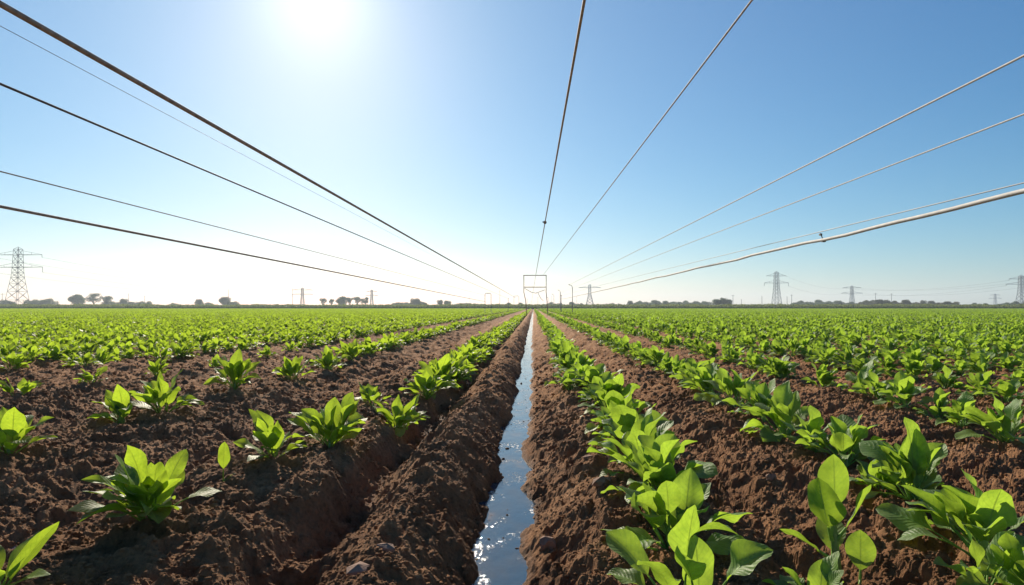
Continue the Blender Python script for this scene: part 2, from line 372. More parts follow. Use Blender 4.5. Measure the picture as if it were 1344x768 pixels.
stone(668, 618, .022, .8, BSTONE, 'wet rounded clod sticking out of the water on its left side', -.22, 8)

# ------------------------------------------------------------------ crop plants
def leaf_geo(rng, L, W, pet, yaw, e0, e1, fold=.25, shape='broad', nl=12, na=3, wave=.06, twist=0, r0=.006, base=(0, 0, 0)):
    """petiole tube + blade; returns verts, faces, uvs"""
    V, Fc, U = [], [], []
    tot = L + pet; steps = nl + 3
    d = Vector((math.cos(yaw), math.sin(yaw), 0)); side = Vector((-math.sin(yaw), math.cos(yaw), 0))
    p = Vector(base) + d * rng.uniform(.0, .012); cent = []
    S = [0, .35, .75] + [1 + i / nl for i in range(nl + 1)]         # 0-1 petiole, 1-2 blade
    prev = 0
    bend = rng.uniform(-.35, .35)
    for s in S:
        dist = (s if s <= 1 else 1) * pet + max(0, s - 1) * L
        u = dist / tot
        e = e0 + (e1 - e0) * u ** 1.4
        yy = bend * u
        dd = d * math.cos(yy) + side * math.sin(yy); sd = side * math.cos(yy) - d * math.sin(yy)
        tan = dd * math.cos(e) + Vector((0, 0, math.sin(e)))
        p = p + tan * (dist - prev); prev = dist
        nrm = sd.cross(tan) * -1
        if nrm.z < 0 and e < R(80): nrm = -nrm
        cent.append((p.copy(), tan, sd, tan.cross(sd)))
    # petiole: five sided tube
    n = 5
    for i in range(4):
        c, tan, sd, nn = cent[i]; rr = r0 * (1.15 - .16 * i)
        for j in range(n):
            a = 2 * math.pi * j / n; V.append(c + sd * math.cos(a) * rr + nn * math.sin(a) * rr * .8); U.append((.5, 0))
    for i in range(3):
        for j in range(n):
            a = i * n + j; b = i * n + (j + 1) % n; Fc.append((a, b, b + n, a + n))
    k = len(V); nc = 2 * na + 1; ph = rng.random() * 6
    for i in range(nl + 1):
        u = i / nl; c, tan, sd, nn = cent[3 + i]
        up = nn
        if shape == 'broad': wd = (math.sin(math.pi * min(1, u ** .85)) ** .75) * (.8 + .35 * u) if 0 < u < 1 else 0
        else: wd = (math.sin(math.pi * u ** .78) ** .95) if 0 < u < 1 else 0
        wd = max(wd, .05 if i == 0 else .0) * W / 2
        if i == nl: wd = .0006
        tw = twist * u
        sd2 = sd * math.cos(tw) + up * math.sin(tw); up2 = up * math.cos(tw) - sd * math.sin(tw)
        for j in range(-na, na + 1):
            q = j / na
            lift = fold * abs(q) ** 1.1 * wd + wave * W * abs(q) ** 2 * math.sin(u * 9 + ph + (2 if q > 0 else 0)) * min(1, u * 4) * (1 - u ** 4) - .18 * wd * q * q
            V.append(c + sd2 * q * wd + up2 * lift); U.append((.5 + q / 2, u))
    for i in range(nl):
        for j in range(nc - 1):
            a = k + i * nc + j; Fc.append((a, a + 1, a + nc + 1, a + nc))
    return V, Fc, U

def leaf_set(rng, kind, n, size):
    out = []; a0 = rng.random() * 6.28; nc_ = 1 if n < 8 else (2 if kind == 'broad' else 3)
    offs = [(rng.uniform(0, .13) * size, rng.random() * 6.28) for _ in range(nc_)]
    for i in range(n):
        t_ = min(1, max(0, (i + .5) / n + rng.uniform(-.15, .15)))        # 0 inner .. 1 outer
        yaw = a0 + i * 2.399 + rng.uniform(-.7, .7); vg = rng.uniform(.62, 1.12)
        orad, oan = offs[i % nc_]; base = (math.cos(oan) * orad, math.sin(oan) * orad, -.004)
        if nc_ > 1 and rng.random() < .6: yaw = oan + rng.uniform(-1.5, 1.5)
        if kind == 'broad':
            Lf = size * .54 * vg * (1 - .1 * t_); W_ = Lf * rng.uniform(.54, .72); pet = size * rng.uniform(.16, .42)
            e0 = R(90 - 52 * t_ + rng.uniform(-8, 8)); e1 = R(62 - 92 * t_ + rng.uniform(-24, 24)); fold = rng.uniform(.1, .7); sh = 'broad'
        else:
            Lf = size * .66 * vg * (1 - .12 * t_); W_ = Lf * rng.uniform(.44, .58); pet = size * rng.uniform(.16, .42)
            e0 = R(88 - 50 * t_ + rng.uniform(-9, 9)); e1 = R(62 - 88 * t_ + rng.uniform(-26, 26)); fold = rng.uniform(.1, .7); sh = 'point' if rng.random() < .6 else 'broad'
        out.append(dict(L=Lf, W=W_, pet=pet, yaw=yaw, e0=e0, e1=e1, fold=fold, shape=sh, twist=rng.uniform(-.8, .8), r0=size * .013, wave=rng.uniform(.08, .19), base=base))
    return out
def stem_geo(size, rng):
    m = MB(); m.tube([(0, 0, -.05), (0, 0, .01), (.002, 0, size * .09), (.003, .002, size * .16)], [size * .03, size * .035, size * .026, size * .01], 7); return m

count = [0]
def near_plant(x, y, size, kind, n, label, seed, rz=None, leaves=None, z=None, lean=0):
    rg = random.Random(seed)
    t_ = empty('crop_plant', (x, y, (gh(x, y) if z is None else z)), rg.random() * 6.28 if rz is None else rz)
    tag(t_, label, 'crop plant', 'leafy crop plants growing in rows')
    mat = BROAD if kind == 'broad' else POINT
    for d in (leaves or leaf_set(rg, kind, n, size)):
        V, Fc, U = leaf_geo(rg, nl=12, na=3, **d)
        mesh_obj('leaf', V, Fc, mat, t_, True, U)
    stem_geo(size, rg).build('stem', STEM, t_, True); count[0] += 1
    return t_

def proto(kind, n, size, seed, lod):
    rg = random.Random(seed); V, Fc, U = [], [], []
    for d in leaf_set(rg, kind, n, size):
        d['L'] *= .86; d['W'] *= .86
        v, f, u = leaf_geo(rg, nl=7 if lod == 0 else 4, na=2 if lod == 0 else 1, **d); k = len(V)
        V += v; Fc += [tuple(k + i for i in q) for q in f]; U += u
    return V, Fc, U

def px_plant(px, py, hpx, kind, n, label, seed, **kw):
    x, y = on_ground(px, py); size = hpx / F * y * (1.12 if kind == B else 1.16)
    return near_plant(x, y, max(size, .2), kind, n, label, seed, **kw)
B, P = 'broad', 'point'
near = [
 (905, 812, 150, B, 9, 'foremost broad-leaved plant right of the channel, cut by the bottom edge'),
 (897, 722, 128, B, 11, 'lush broad-leaved plant with a visible stalk fan, second from the front right of the channel'),
 (868, 664, 100, B, 12, 'broad-leaved plant with a pale side leaf, third from the front right of the channel'),
 (842, 628, 88, B, 12, 'crowded dark green plant, fourth from the front right of the channel'),
 (826, 594, 76, B, 12, 'dark green plant, fifth from the front in the first right row'),
 (812, 567, 66, B, 12, 'dark green plant, sixth from the front in the first right row'),
 (800, 546, 58, B, 12, 'bright green plant, seventh from the front in the first right row'),
 (790, 528, 50, B, 12, 'bright green plant, eighth from the front in the first right row'),
 (1304, 735, 122, B, 10, 'large upright broad-leaved plant at the right edge near the bottom right corner'),
 (1208, 668, 100, B, 14, 'big round cabbage-like plant in the second right row behind the tall seedling'),
 (1110, 618, 76, B, 10, 'leafy plant with low side leaves just up the row from the big round plant'),
 (1036, 582, 68, B, 11, 'compact plant, fourth from the front in the second right row'),
 (1002, 560, 62, B, 12, 'broad spreading plant, fifth from the front in the second right row'),
 (965, 541, 56, B, 12, 'green plant, sixth from the front in the second right row'),
 (935, 524, 50, B, 12, 'green plant, seventh from the front in the second right row'),
 (912, 511, 44, B, 12, 'green plant, eighth from the front in the second right row'),
 (1158, 640, 62, B, 9, 'smaller plant squeezed in ahead of the big round plant of the second right row'),
 (1072, 599, 58, B, 9, 'smaller plant filling the second right row below the compact one'),
 (1228, 551, 40, B, 9, 'smaller plant filling the third right row near its front'),
 (1160, 532, 40, B, 9, 'smaller plant between the wide spreading plants of the third right row'),
 (1325, 587, 68, B, 12, 'foremost full plant of the third right row, at the right edge'),
 (1262, 560, 46, B, 8, 'narrow upright plant, second in the third right row'),
 (1190, 541, 48, B, 12, 'wide spreading plant, third in the third right row'),
 (1130, 524, 46, B, 12, 'wide spreading plant, fourth in the third right row'),
 (1078, 508, 38, B, 11, 'smaller plant, fifth in the third right row'),
 (1030, 498, 34, B, 10, 'smaller plant, sixth in the third right row'),
 (1290, 779, 92, B, 5, 'low plant with one long pointed leaf, cut by the bottom edge near the right corner'),
 (1212, 784, 84, B, 4, 'low plant with a pale rounded leaf at the bottom edge right of the seedling'),
 (1068, 781, 98, B, 6, 'folded dark green leaves at the bottom edge below the tall seedling'),
 (1352, 792, 100, B, 8, 'rounded dark leaves peeping in at the very bottom of the right edge'),
 (200, 697, 98, P, 14, 'wide spreading plant on the dark left bed, the biggest one left of the channel'),
 (358, 613, 62, P, 7, 'small upright plant beside the single leaf sprout, on the left bed'),
 (433, 587, 66, P, 13, 'bushy bright plant on the crown of the first left bed'),
 (520, 553, 52, P, 12, 'bright bushy plant next up the first left row, before the gap'),
 (490, 537, 34, P, 6, 'small bright plant tucked behind the bushy one of the first left row'),
 (560, 520, 44, P, 14, 'dense bright plant where the first left row closes up'),
 (578, 505, 40, P, 13, 'dense bright plant just behind the start of the closed first left row'),
 (10, 606, 68, P, 11, 'spreading plant cut by the left edge of the picture'),
 (162, 561, 48, P, 7, 'upright yellow-green plant, left one of a touching pair'),
 (217, 551, 54, P, 9, 'yellow-green plant with curled leaves, right one of a touching pair'),
 (308, 522, 46, P, 11, 'bushy plant standing alone right of the touching pair'),
 (385, 502, 34, P, 11, 'low bushy plant in the second left row'),
 (430, 488, 32, P, 11, 'bright plant near the closed part of the second left row'),
 (462, 479, 28, P, 11, 'bright plant at the start of the closed second left row'),
 (24, 527, 32, P, 7, 'small V-shaped plant near the left edge on bare soil'),
 (122, 508, 26, P, 8, 'small star-shaped plant on bare soil in the third left row'),
 (203, 497, 24, P, 10, 'low flat plant right of the small star-shaped one'),
 (281, 484, 20, P, 10, 'low yellow-green plant in the third left row behind the bushy one'),
 (352, 470, 17, P, 9, 'tiny plant farthest up the open part of the third left row'),
 (18, 483, 30, P, 12, 'wide low plant at the left edge in front of the dense field'),
 (72, 473, 22, P, 11, 'upright plant with one pale leaf in front of the dense field'),
 (112, 481, 20, P, 10, 'low spreading plant with pale side leaves in front of the dense field'),
]
occupied = []
for i, a in enumerate(near):
    a = a[:4] + (int(a[4] * 1.95 + 1.5) if a[1] < 770 else a[4] + 3,) + a[5:]
    o = px_plant(*a, seed=100 + i); occupied.append((o.location.x, o.location.y))

x, y = on_ground(-4, 786)
o = near_plant(x, y, .36, P, 6, 'large pointed leaves filling the bottom left corner', 311, rz=0, leaves=[
    dict(L=.25, W=.105, pet=.06, yaw=R(12), e0=R(58), e1=R(46), fold=.35, shape='point', twist=-.5, r0=.007, wave=.05),
    dict(L=.19, W=.09, pet=.06, yaw=R(-22), e0=R(38), e1=R(4), fold=.3, shape='point', twist=.2, r0=.006, wave=.06),
    dict(L=.17, W=.08, pet=.05, yaw=R(60), e0=R(72), e1=R(40), fold=.3, shape='point', r0=.006), dict(L=.2, W=.09, pet=.06, yaw=R(150), e0=R(62), e1=R(10), fold=.3, shape='point', r0=.006),
    dict(L=.18, W=.09, pet=.05, yaw=R(230), e0=R(50), e1=R(0), fold=.3, shape='point', r0=.006), dict(L=.16, W=.08, pet=.05, yaw=R(-70), e0=R(66), e1=R(20), fold=.3, shape='point', r0=.006)])
occupied.append((x, y))
# the single leaf sprout, the tall whorled seedling and the lone round leaf
x, y = on_ground(294, 642)
o = near_plant(x, y, .13, P, 2, 'single upright yellow-green leaf sprout beside the wide spreading plant', 301, rz=0, leaves=[
    dict(L=.145, W=.085, pet=.075, yaw=R(250), e0=R(88), e1=R(96), fold=.2, shape='broad', r0=.004),
    dict(L=.05, W=.012, pet=.03, yaw=R(10), e0=R(60), e1=R(10), fold=.3, shape='point', r0=.002)])
occupied.append((x, y))
x, y = on_ground(1099, 735, -.03)
tall = empty('crop_plant', (x, y, gh(x, y)), 0); tag(tall, 'tall seedling with a thick pale stem and a whorl of rounded leaves, right foreground', 'crop plant', 'leafy crop plants growing in rows')
rg = random.Random(77)
m = MB(); m.tube([(0, 0, -.04), (0, 0, .05), (-.008, 0, .13), (-.01, 0, .19), (-.012, 0, .24)], [.012, .011, .01, .008, .005], 8); m.build('stem', STEM, tall, True)
for (zz, L_, W_, pt, yaw, e0, e1, tw) in [(.235, .13, .085, .02, 260, 88, 97, .2), (.17, .13, .12, .04, 215, 65, 82, .1), (.17, .13, .10, .04, -25, 55, 68, -.5),
                                          (.12, .115, .07, .045, 182, 34, 22, .5), (.2, .06, .045, .02, 140, 50, 60, 0), (.1, .12, .08, .04, 70, 50, 20, 0)]:
    V, Fc, U = leaf_geo(rg, L_, W_, pt, R(yaw), R(e0), R(e1), fold=.35, shape='broad', twist=tw, r0=.006, base=(-.008, 0, zz - .05)); mesh_obj('leaf', V, Fc, BROAD, tall, True, U)
x2, y2 = on_ground(1128, 752, -.06)
near_plant(x2, y2, .2, B, 1, 'lone round dark leaf on a short stalk beside the tall seedling', 303, rz=0, leaves=[
    dict(L=.155, W=.115, pet=.07, yaw=R(48), e0=R(72), e1=R(92), fold=.12, shape='broad', r0=.006)])

tall.scale = (1.5, 1.5, 1.62)
# rows: (side, order, X at far, spacing, Y start)
rows = []
for i, (X_, sp, y0) in enumerate([(.62, .4, 6.6), (1.95, .45, 7.6), (3.45, .5, 8.6), (4.95, .52, 4), (6.2, .52, 5), (7.3, .52, 6)]): rows.append(('right', i + 1, X_, sp, y0))
i = 7; X_ = 8.15
while X_ < 330: rows.append(('right', i, X_, .5, 6)); i += 1; X_ += .86
for i, (X_, sp, y0) in enumerate([(-1.22, .32, 8.3), (-3.35, .42, 11.6), (-5.45, .48, 13.4), (-7.1, .5, 11.5)]): rows.append(('left', i + 1, X_, sp, y0))
i = 5; X_ = -8.1
while X_ > -330: rows.append(('left', i, X_, .5, 10.6)); i += 1; X_ -= .86
rr = np.random.RandomState(9)
cand = []
for side, k, X_, sp, y0 in rows:
    y1 = 301; ystart = max(y0, (abs(X_) - 3) / 1.0)
    ysr = np.arange(ystart, y1, sp); n = len(ysr)
    ysr = ysr + rr.uniform(-.12, .12, n); xs = X_ + rr.normal(0, .06, n)
    sc = rr.uniform(.8, 1.2, n)
    cand.append(np.stack([xs, ysr, sc, np.full(n, k if side == 'right' else -k)], 1))
cand = np.concatenate(cand)
inside = (cand[:, 0] < cand[:, 1] * .805 + .1) & (cand[:, 0] > -cand[:, 1] * .875 - .1)
order = np.argsort(cand[:, 1] + 1e6 * (~inside))
NIND = 300 - len(near) - 4
ind = cand[order[:NIND]]; rest = cand[order[NIND:]]
W1 = ['', 'first', 'second', 'third', 'fourth', 'fifth', 'sixth', 'seventh', 'eighth', 'ninth', 'tenth', 'eleventh', 'twelfth', 'thirteenth', 'fourteenth', 'fifteenth', 'sixteenth', 'seventeenth', 'eighteenth', 'nineteenth']
TN = {2: ('twentieth', 'twenty'), 3: ('thirtieth', 'thirty'), 4: ('fortieth', 'forty'), 5: ('fiftieth', 'fifty'), 6: ('sixtieth', 'sixty')}
def ordw(n):
    if n < 20: return W1[n]
    a, b = divmod(n, 10); return TN[a][0] if b == 0 else TN[a][1] + '-' + W1[b]
protos = {}
for kind, s0 in ((B, .40), (P, .36)):
    lst = []
    for j in range(4):
        V, Fc, U = proto(kind, (25 if kind == B else 28) + j % 3, s0, 500 + j + (50 if kind == P else 0), 0)
        me = bpy.data.meshes.new('foliage'); tmp = mesh_obj('foliage', V, Fc, BROAD if kind == B else POINT, None, True, U); me = tmp.data; bpy.data.objects.remove(tmp)
        st = stem_geo(s0, rng).build('stem', STEM, None, True); sm = st.data; bpy.data.objects.remove(st)
        lst.append((me, sm))
    protos[kind] = lst
base_n = {1: 8, 2: 10, 3: 8, -1: 9, -2: 9, -3: 5, -4: 3}
cnt = {}; first = {}
for row in ind[np.argsort(ind[:, 1])]:
    x, y, s, k = row; k = int(k); kind = B if k > 0 else P; cnt[k] = cnt.get(k, base_n.get(k, 0)) + 1
    j = rng.randrange(4)
    if (kind, j) not in first:
        t_ = empty('crop_plant'); me, sm = protos[kind][j]
        fo = bpy.data.objects.new('foliage', me); C.objects.link(fo); fo.parent = t_
        st = bpy.data.objects.new('stem', sm); C.objects.link(st); st.parent = t_; first[(kind, j)] = t_
    else: t_ = copy_tree(first[(kind, j)])
    t_.location = (x, y, gh(x, y)); t_.rotation_euler = (0, 0, rng.random() * 6.28); t_.scale = (s, s, s * rng.uniform(.9, 1.1))
    side = 'right' if k > 0 else 'left'
    tag(t_, '%s plant, %s from the front in the %s crop row %s of the water channel' % ('green' if k > 0 else 'yellow-green', ordw(cnt[k]), ordw(abs(k)), side), 'crop plant', 'leafy crop plants growing in rows')

# the rest of the crop: one object per side, plants scattered on points by geometry nodes
def scatter(name, pts, meshes, label, cat):
    n = len(pts)
    z = np.concatenate([ground_h(pts[i:i + 200000, 0], pts[i:i + 200000, 1], False) for i in range(0, n, 200000)])
    me = bpy.data.meshes.new(name); me.vertices.add(n)
    me.vertices.foreach_set('co', np.stack([pts[:, 0], pts[:, 1], z], 1).astype(np.float32).ravel())
    a = me.attributes.new('sc', 'FLOAT', 'POINT'); a.data.foreach_set('value', pts[:, 2].astype(np.float32))
    o = bpy.data.objects.new(name, me); C.objects.link(o)
    ng = bpy.data.node_groups.new(name, 'GeometryNodeTree'); L = ng.links.new
    ng.interface.new_socket('Geometry', in_out='INPUT', socket_type='NodeSocketGeometry'); ng.interface.new_socket('Geometry', in_out='OUTPUT', socket_type='NodeSocketGeometry')
    gi = ng.nodes.new('NodeGroupInput'); go = ng.nodes.new('NodeGroupOutput')
    iop = ng.nodes.new('GeometryNodeInstanceOnPoints'); g2i = ng.nodes.new('GeometryNodeGeometryToInstance')
    for src in meshes:
        oi = ng.nodes.new('GeometryNodeObjectInfo'); oi.transform_space = 'ORIGINAL'; oi.inputs['As Instance'].default_value = False; oi.inputs['Object'].default_value = src
        L(oi.outputs['Geometry'], g2i.inputs[0])
    rv = ng.nodes.new('FunctionNodeRandomValue'); rv.data_type = 'FLOAT_VECTOR'; rv.inputs[0].default_value = (-.12, -.12, 0); rv.inputs[1].default_value = (.12, .12, 6.28)
    ri = ng.nodes.new('FunctionNodeRandomValue'); ri.data_type = 'INT'; ri.inputs[4].default_value = 0; ri.inputs[5].default_value = len(meshes) - 1
    na = ng.nodes.new('GeometryNodeInputNamedAttribute'); na.data_type = 'FLOAT'; na.inputs[0].default_value = 'sc'
    L(gi.outputs[0], iop.inputs['Points']); L(g2i.outputs[0], iop.inputs['Instance']); iop.inputs['Pick Instance'].default_value = True
    L(ri.outputs[2], iop.inputs['Instance Index']); L(rv.outputs[0], iop.inputs['Rotation']); L(na.outputs[0], iop.inputs['Scale']); L(iop.outputs[0], go.inputs[0])
    md = o.modifiers.new('scatter', 'NODES'); md.node_group = ng
    tag(o, label, cat, kind='stuff'); return o
for kind, sg, lab in ((B, 1, 'dense green crop rows covering the field right of the channel to the horizon'), (P, -1, 'dense yellow-green crop rows covering the field left of the channel to the horizon')):
    src = [next(c for c in first[(kind, j)].children if c.name.startswith('foliage')) for j in range(4)]
    scatter('crop_rows', rest[rest[:, 3] * sg > 0], src, lab, 'crop')
print('crop total', len(cand), 'rest', len(rest), 'ymax ind', ind[:, 1].max())

# ------------------------------------------------------------------ cables over the field
DARK = simple('dark_cable', (.09, .075, .065), .7, 0, var=.4, scale=20)
BROWN = simple('weathered_cable', (.30, .24, .19), .75, 0, var=.35, scale=12)
WHITE = simple('white_cable', (.56, .53, .48), .8, 0, var=.12, scale=10)
STEEL = simple('galvanised_steel', (.26, .27, .28), .6, .2, var=.25, scale=2)
RUST = simple('rusty_steel', (.27, .17, .12), .7, .3, var=.3, scale=3)
def cable(a, b, r, mat, label, sag=0, wave=0, back=-9, n=60, seed=1):
    """straight run between two real points a (near) and b (far), carried on behind the camera"""
    a, b = Vector(a), Vector(b); rg = random.Random(seed)
    ph = [rg.random() * 6 for _ in range(3)]; pts = []
    a2 = a + (a - b) * ((a.y - back) / (b.y - a.y)); a2.z = a.z + (a2.z - a.z) * .3
    Ys = [back, 0] + list(np.geomspace(1.5, b.y, n)); Ys = [y for y in Ys if back <= y <= b.y + 1e-6]
    for y in Ys:
        t_ = (y - a.y) / (b.y - a.y); p = a.lerp(b, t_) if t_ >= 0 else a.lerp(a2, (a.y - y) / (a.y - back))
        p.y = y; tt = min(max((y - a.y) / (b.y - a.y), 0), 1)
        p.z -= sag * 4 * tt * (1 - tt)
        if wave: p.z += wave * (math.sin(y * 1.15 + ph[0]) + .6 * math.sin(y * 2.7 + ph[1]))
        pts.append(p)
    m = MB(); m.tube(pts, r, 10); o = m.build('overhead_cable', mat, None, True)
    return tag(o, label, 'cable', 'cables and pipes running overhead along the rows'), pts
c1, _ = cable(at_x(0, 5, -4), at_y(677, 391, 139.6), .025, BROWN, 'thickest brown cable running from the top left corner to the horizon')
cable(at_x(0, 34, -9), at_y(656, 382, 160), .006, STEEL, 'faint hair-thin cable just below the thickest one at upper left')
cable(at_x(0, 110, -5), at_y(667, 392, 118), .0125, DARK, 'thin dark cable starting a seventh of the way down the left edge')
cable(at_x(0, 225, -7), at_y(638, 388, 86), .009, BROWN, 'very thin grey cable above the lowest left cable')
cable(at_x(0, 271, -7), at_y(637, 396, 86), .021, BROWN, 'lowest left cable, dark brown and fairly thick')
c6, p6 = cable(at_y(767, 0, 8), at_y(703, 362, 70), .022, BROWN, 'dark central cable with a small clamp, running down onto the gantry')
cable(at_y(987, 0, 8), at_y(713, 361, 70), .014, BROWN, 'thin cable right of the central one, ending on the gantry corner')
cable(at_x(1344, 73, 5), at_y(747, 374, 85), .0125, WHITE, 'uppermost white cable on the right, carried by the curved-top posts')
p8 = at_y(747, 374, 85)
q9 = at_y(735, 384.5, 250)
cable(at_x(1344, 150, 9), q9, .016, WHITE, 'second white cable from the top on the right')
c10, _ = cable(at_x(1344, 240, 4.5), at_y(737, 388.5, 100), .0065, STEEL, 'thin grey carrier wire just above the thick white pipe', sag=-.08)
m = MB(); q = at_x(1077, 308, 4.5); q2 = at_x(1081, 317, 4.5); m.bar(q + Vector((0, 0, .02)), q2, .008); m.box(q, (.03, .05, .03)); m.box(q2, (.05, .05, .02)); m.build('hanger', DARK, c10)
c11, _ = cable(at_x(1344, 253, 4.5), at_y(736, 393, 100), .024, WHITE, 'thick wavy white pipe, lowest of the overhead lines on the right', wave=.011, sag=.03)
cable(at_y(703, 362, 70), at_y(697, 401, 210), .018, BROWN, 'central cable beyond the gantry, dropping towards the end of the channel', back=69.9, n=30)
# clamp on the central cable
ra = ray(716, 295); tA = 8; 
best = min(p6[2:], key=lambda p: abs((p.z - H) / p.y - ra.z / ra.y)); m = MB(); m.tube([best + Vector((0, -.09, 0)), best + Vector((0, -.05, 0)), best + Vector((0, .05, 0)), best + Vector((0, .09, 0))], [.03, .075, .075, .03], 10); m.box(best + Vector((-.06, 0, .02)), (.12, .06, .05)); m.build('clamp', DARK, c6)

# posts that carry the cables
def post(name, p, r, label, curve=0, mat=STEEL, r2=None):
    o = empty(name, (p[0], p[1], 0)); m = MB(); h = p[2]
    if curve: m.tube([(0, 0, -.5), (0, 0, h * .5), (0, 0, h * .9), (-curve * .25, 0, h * .98), (-curve, 0, h)], [r, r * .9, r * .8, r * .7, r * .6], 8)
    else: m.tube([(0, 0, -.5), (0, 0, h)], [r, r * .8], 8)
    m.build('pole', mat, o, True)
    m = MB(); m.box((-curve, 0, h + .03), (.16, .12, .1)); m.build('cable_bracket', DARK, o)
    m = MB(); m.box((0, 0, -.06), (.34, .34, .3)); m.build('footing', STONE, o)
    return tag(o, label, 'post', 'posts carrying the overhead cables')
post('cable_post', (p8.x + .45, 85, p8.z), .055, 'tallest curved-top cable post right of the gantry', .45)
for D, px, w_ in ((114, 735.5, 'second curved-top cable post, shorter and nearer the gantry'), (150, 727, 'third curved-top cable post close beside the gantry leg'), (200, 720, 'farthest curved-top cable post just outside the gantry leg')):
    q = at_y(px, 403 - 2500 / D, D); post('cable_post', q, .05, w_, .4)
post('cable_post', q9, .05, 'slim straight post carrying the second white cable on the right')
q = at_y(736.6, 388, 100); post('cable_post', (q.x, q.y, q.z), .05, 'short straight post holding the end of the thick white pipe')
q = at_y(667, 392, 118); post('cable_post', q, .05, 'short straight post holding the thin dark left cable')
q = at_y(656, 382, 160); post('cable_post', q, .05, 'slim post holding the faint hair-thin left cable')
for D, px, hh, w_ in ((170, 706, 3.6, 'thin bare post seen between the gantry legs, right of the channel'), (190, 692, 3.4, 'thin bare post seen between the gantry legs, left of the channel'), (230, 724, 5.0, 'distant bare post just right of the gantry'), (240, 616, 5, 'small bare post left of the portal frame'), (250, 757, 5, 'distant bare post right of the tallest curved-top post')):
    q = at_y(px, 400, D); post('field_post', (q.x, D, hh), .04, w_)
def portal(D, pxa, pxb, py, label):
    a = at_y(pxa, py, D); b = at_y(pxb, py, D); o = empty('portal_frame', ((a.x + b.x) / 2, D, 0)); w_ = (b.x - a.x) / 2; h = a.z
    for s in (-1, 1): m = MB(); m.tube([(s * w_, 0, -.5), (s * w_, 0, h - .15), (s * (w_ - .15), 0, h)], .045, 6); m.build('leg', STEEL, o)
    m = MB(); m.bar((-w_ + .12, 0, h), (w_ - .12, 0, h), .045, n=6); m.build('crossbar', STEEL, o)
    return tag(o, label, 'frame')
portal(86, 636.5, 644.5, 385, 'small portal frame holding the lower left cables above the crop')
portal(140, 674.5, 681, 388.5, 'tiny portal frame holding the thickest left cable near the gantry')
# gantry astride the channel
D = 70; a = at_y(687.5, 361.5, D); b = at_y(716.8, 361.5, D); gx = (a.x + b.x) / 2; w_ = (b.x - a.x) / 2; ht = a.z; hm = at_y(700, 377, D).z; hb = at_y(700, 383.5, D).z
ga = empty('gantry', (gx, D, 0)); tag(ga, 'tall rusty steel gantry standing astride the channel at the vanishing point', 'gantry')
for s in (-1, 1):
    m = MB(); m.tube([(s * w_, 0, ht), (s * w_, 0, hb), (s * (w_ - .22 * (s < 0)) + .1 * (s > 0), 0, 1.7), (s * (w_ - .35 * (s < 0)) + .2 * (s > 0), 0, -.4)], [.045, .045, .05, .055], 6); m.build('leg', RUST, ga)
m = MB(); m.bar((-w_ - .06, 0, ht), (w_ + .06, 0, ht), .06); m.build('crossbar', RUST, ga)
m = MB(); m.bar((-w_ + .05, 0, hm), (w_ - .05, 0, hm), .06); m.build('crossbar', RUST, ga)
m = MB(); m.tube([(-w_ + .08, 0, hm - .12), (-.45, 0, hb), (.1, 0, hb - .12), (w_ - .12, 0, hm - .3)], .035, 6); m.tube([(.35, 0, hb - .1), (.65, 0, hb - .7), (.95, 0, hb - 1.0)], .03, 6); m.build('brace', STEEL, ga)

# ------------------------------------------------------------------ pylons
PYD = simple('pylon_steel_dark', (.08, .095, .12), .9, 0, var=.2, scale=.3)
PYL = simple('pylon_steel_light', (.38, .41, .43), .7, .1, var=.2, scale=.3)
def pylon(px, top_py, D, arms, label, mat=PYD, th=.14, bw=3.6, rz=0, single=False, seed=0):
    t_ = at_y(px, top_py, D); Ht = t_.z; o = empty('pylon', (t_.x, D, 0), rz); k = Ht / 34.; tips = []
    def half(z):
        u = z / Ht
        return (bw * (1 - u / .55) + 1.9 * (u / .55)) * k if u < .55 else (1.9 - .5 * (u - .55) / .45) * k
    m = MB(); cs = ((-1, -1), (1, -1), (1, 1), (-1, 1))
    lv = [0, .14, .28, .4, .5, .58, .66, .75, .85, .96]
    for i in range(len(lv) - 1):
        z0, z1 = lv[i] * Ht, lv[i + 1] * Ht; a_, b_ = half(z0), half(z1)
        for j, (sx, sy) in enumerate(cs):
            m.bar((sx * a_, sy * a_, z0), (sx * b_, sy * b_, z1), th)
            tx, ty = cs[(j + 1) % 4]
            m.bar((sx * a_, sy * a_, z0), (tx * b_, ty * b_, z1), th * .6); m.bar((tx * a_, ty * a_, z0), (sx * b_, sy * b_, z1), th * .6)
            m.bar((sx * b_, sy * b_, z1), (tx * b_, ty * b_, z1), th * .6)
    zt = .96 * Ht; q = half(zt)
    for sx, sy in cs: m.bar((sx * q, sy * q, zt), (0, 0, Ht), th * .8)
    m.build('lattice_tower', mat, o)
    for u, hl, ins in arms:
        z = u * Ht; hl *= k; m = MB(); q = half(z); ta_ = th * (1.7 if D > 800 else 1.15)
        for s in (-1, 1):
            for sy in (-1, 1): m.bar((s * q, sy * q, z), (s * hl, 0, z), ta_ * .8)
            m.bar((s * q, 0, z + 2.4 * k), (s * hl, 0, z + .1), th * .7); m.bar((s * (q + hl) / 2, 0, z), (s * (q + hl) / 2, 0, z + 1.25 * k), th * .5)
        m.bar((-q, 0, z), (q, 0, z), ta_ * .8)
        m.build('crossarm', mat, o)
        for s in (-1, 1):
            m = MB()
            m.tube([(s * hl, 0, z - .05 + -i_ * .28 * k * ins) for i_ in range(11)], [th * (1.1 if i_ % 2 else .7) for i_ in range(11)], 6); m.build('insulator', mat, o)
            tips.append(o.location + Vector((s * hl * math.cos(rz), s * hl * math.sin(rz), z - 2.9 * k * ins)))
    tag(o, label, 'pylon', 'electricity pylons behind the field'); return o, tips
A2 = [(.87, 13.5, .5), (.67, 14, 1)]
pa, ta = pylon(24, 324, 350, A2, 'large dark lattice pylon at the far left edge', bw=4.2)
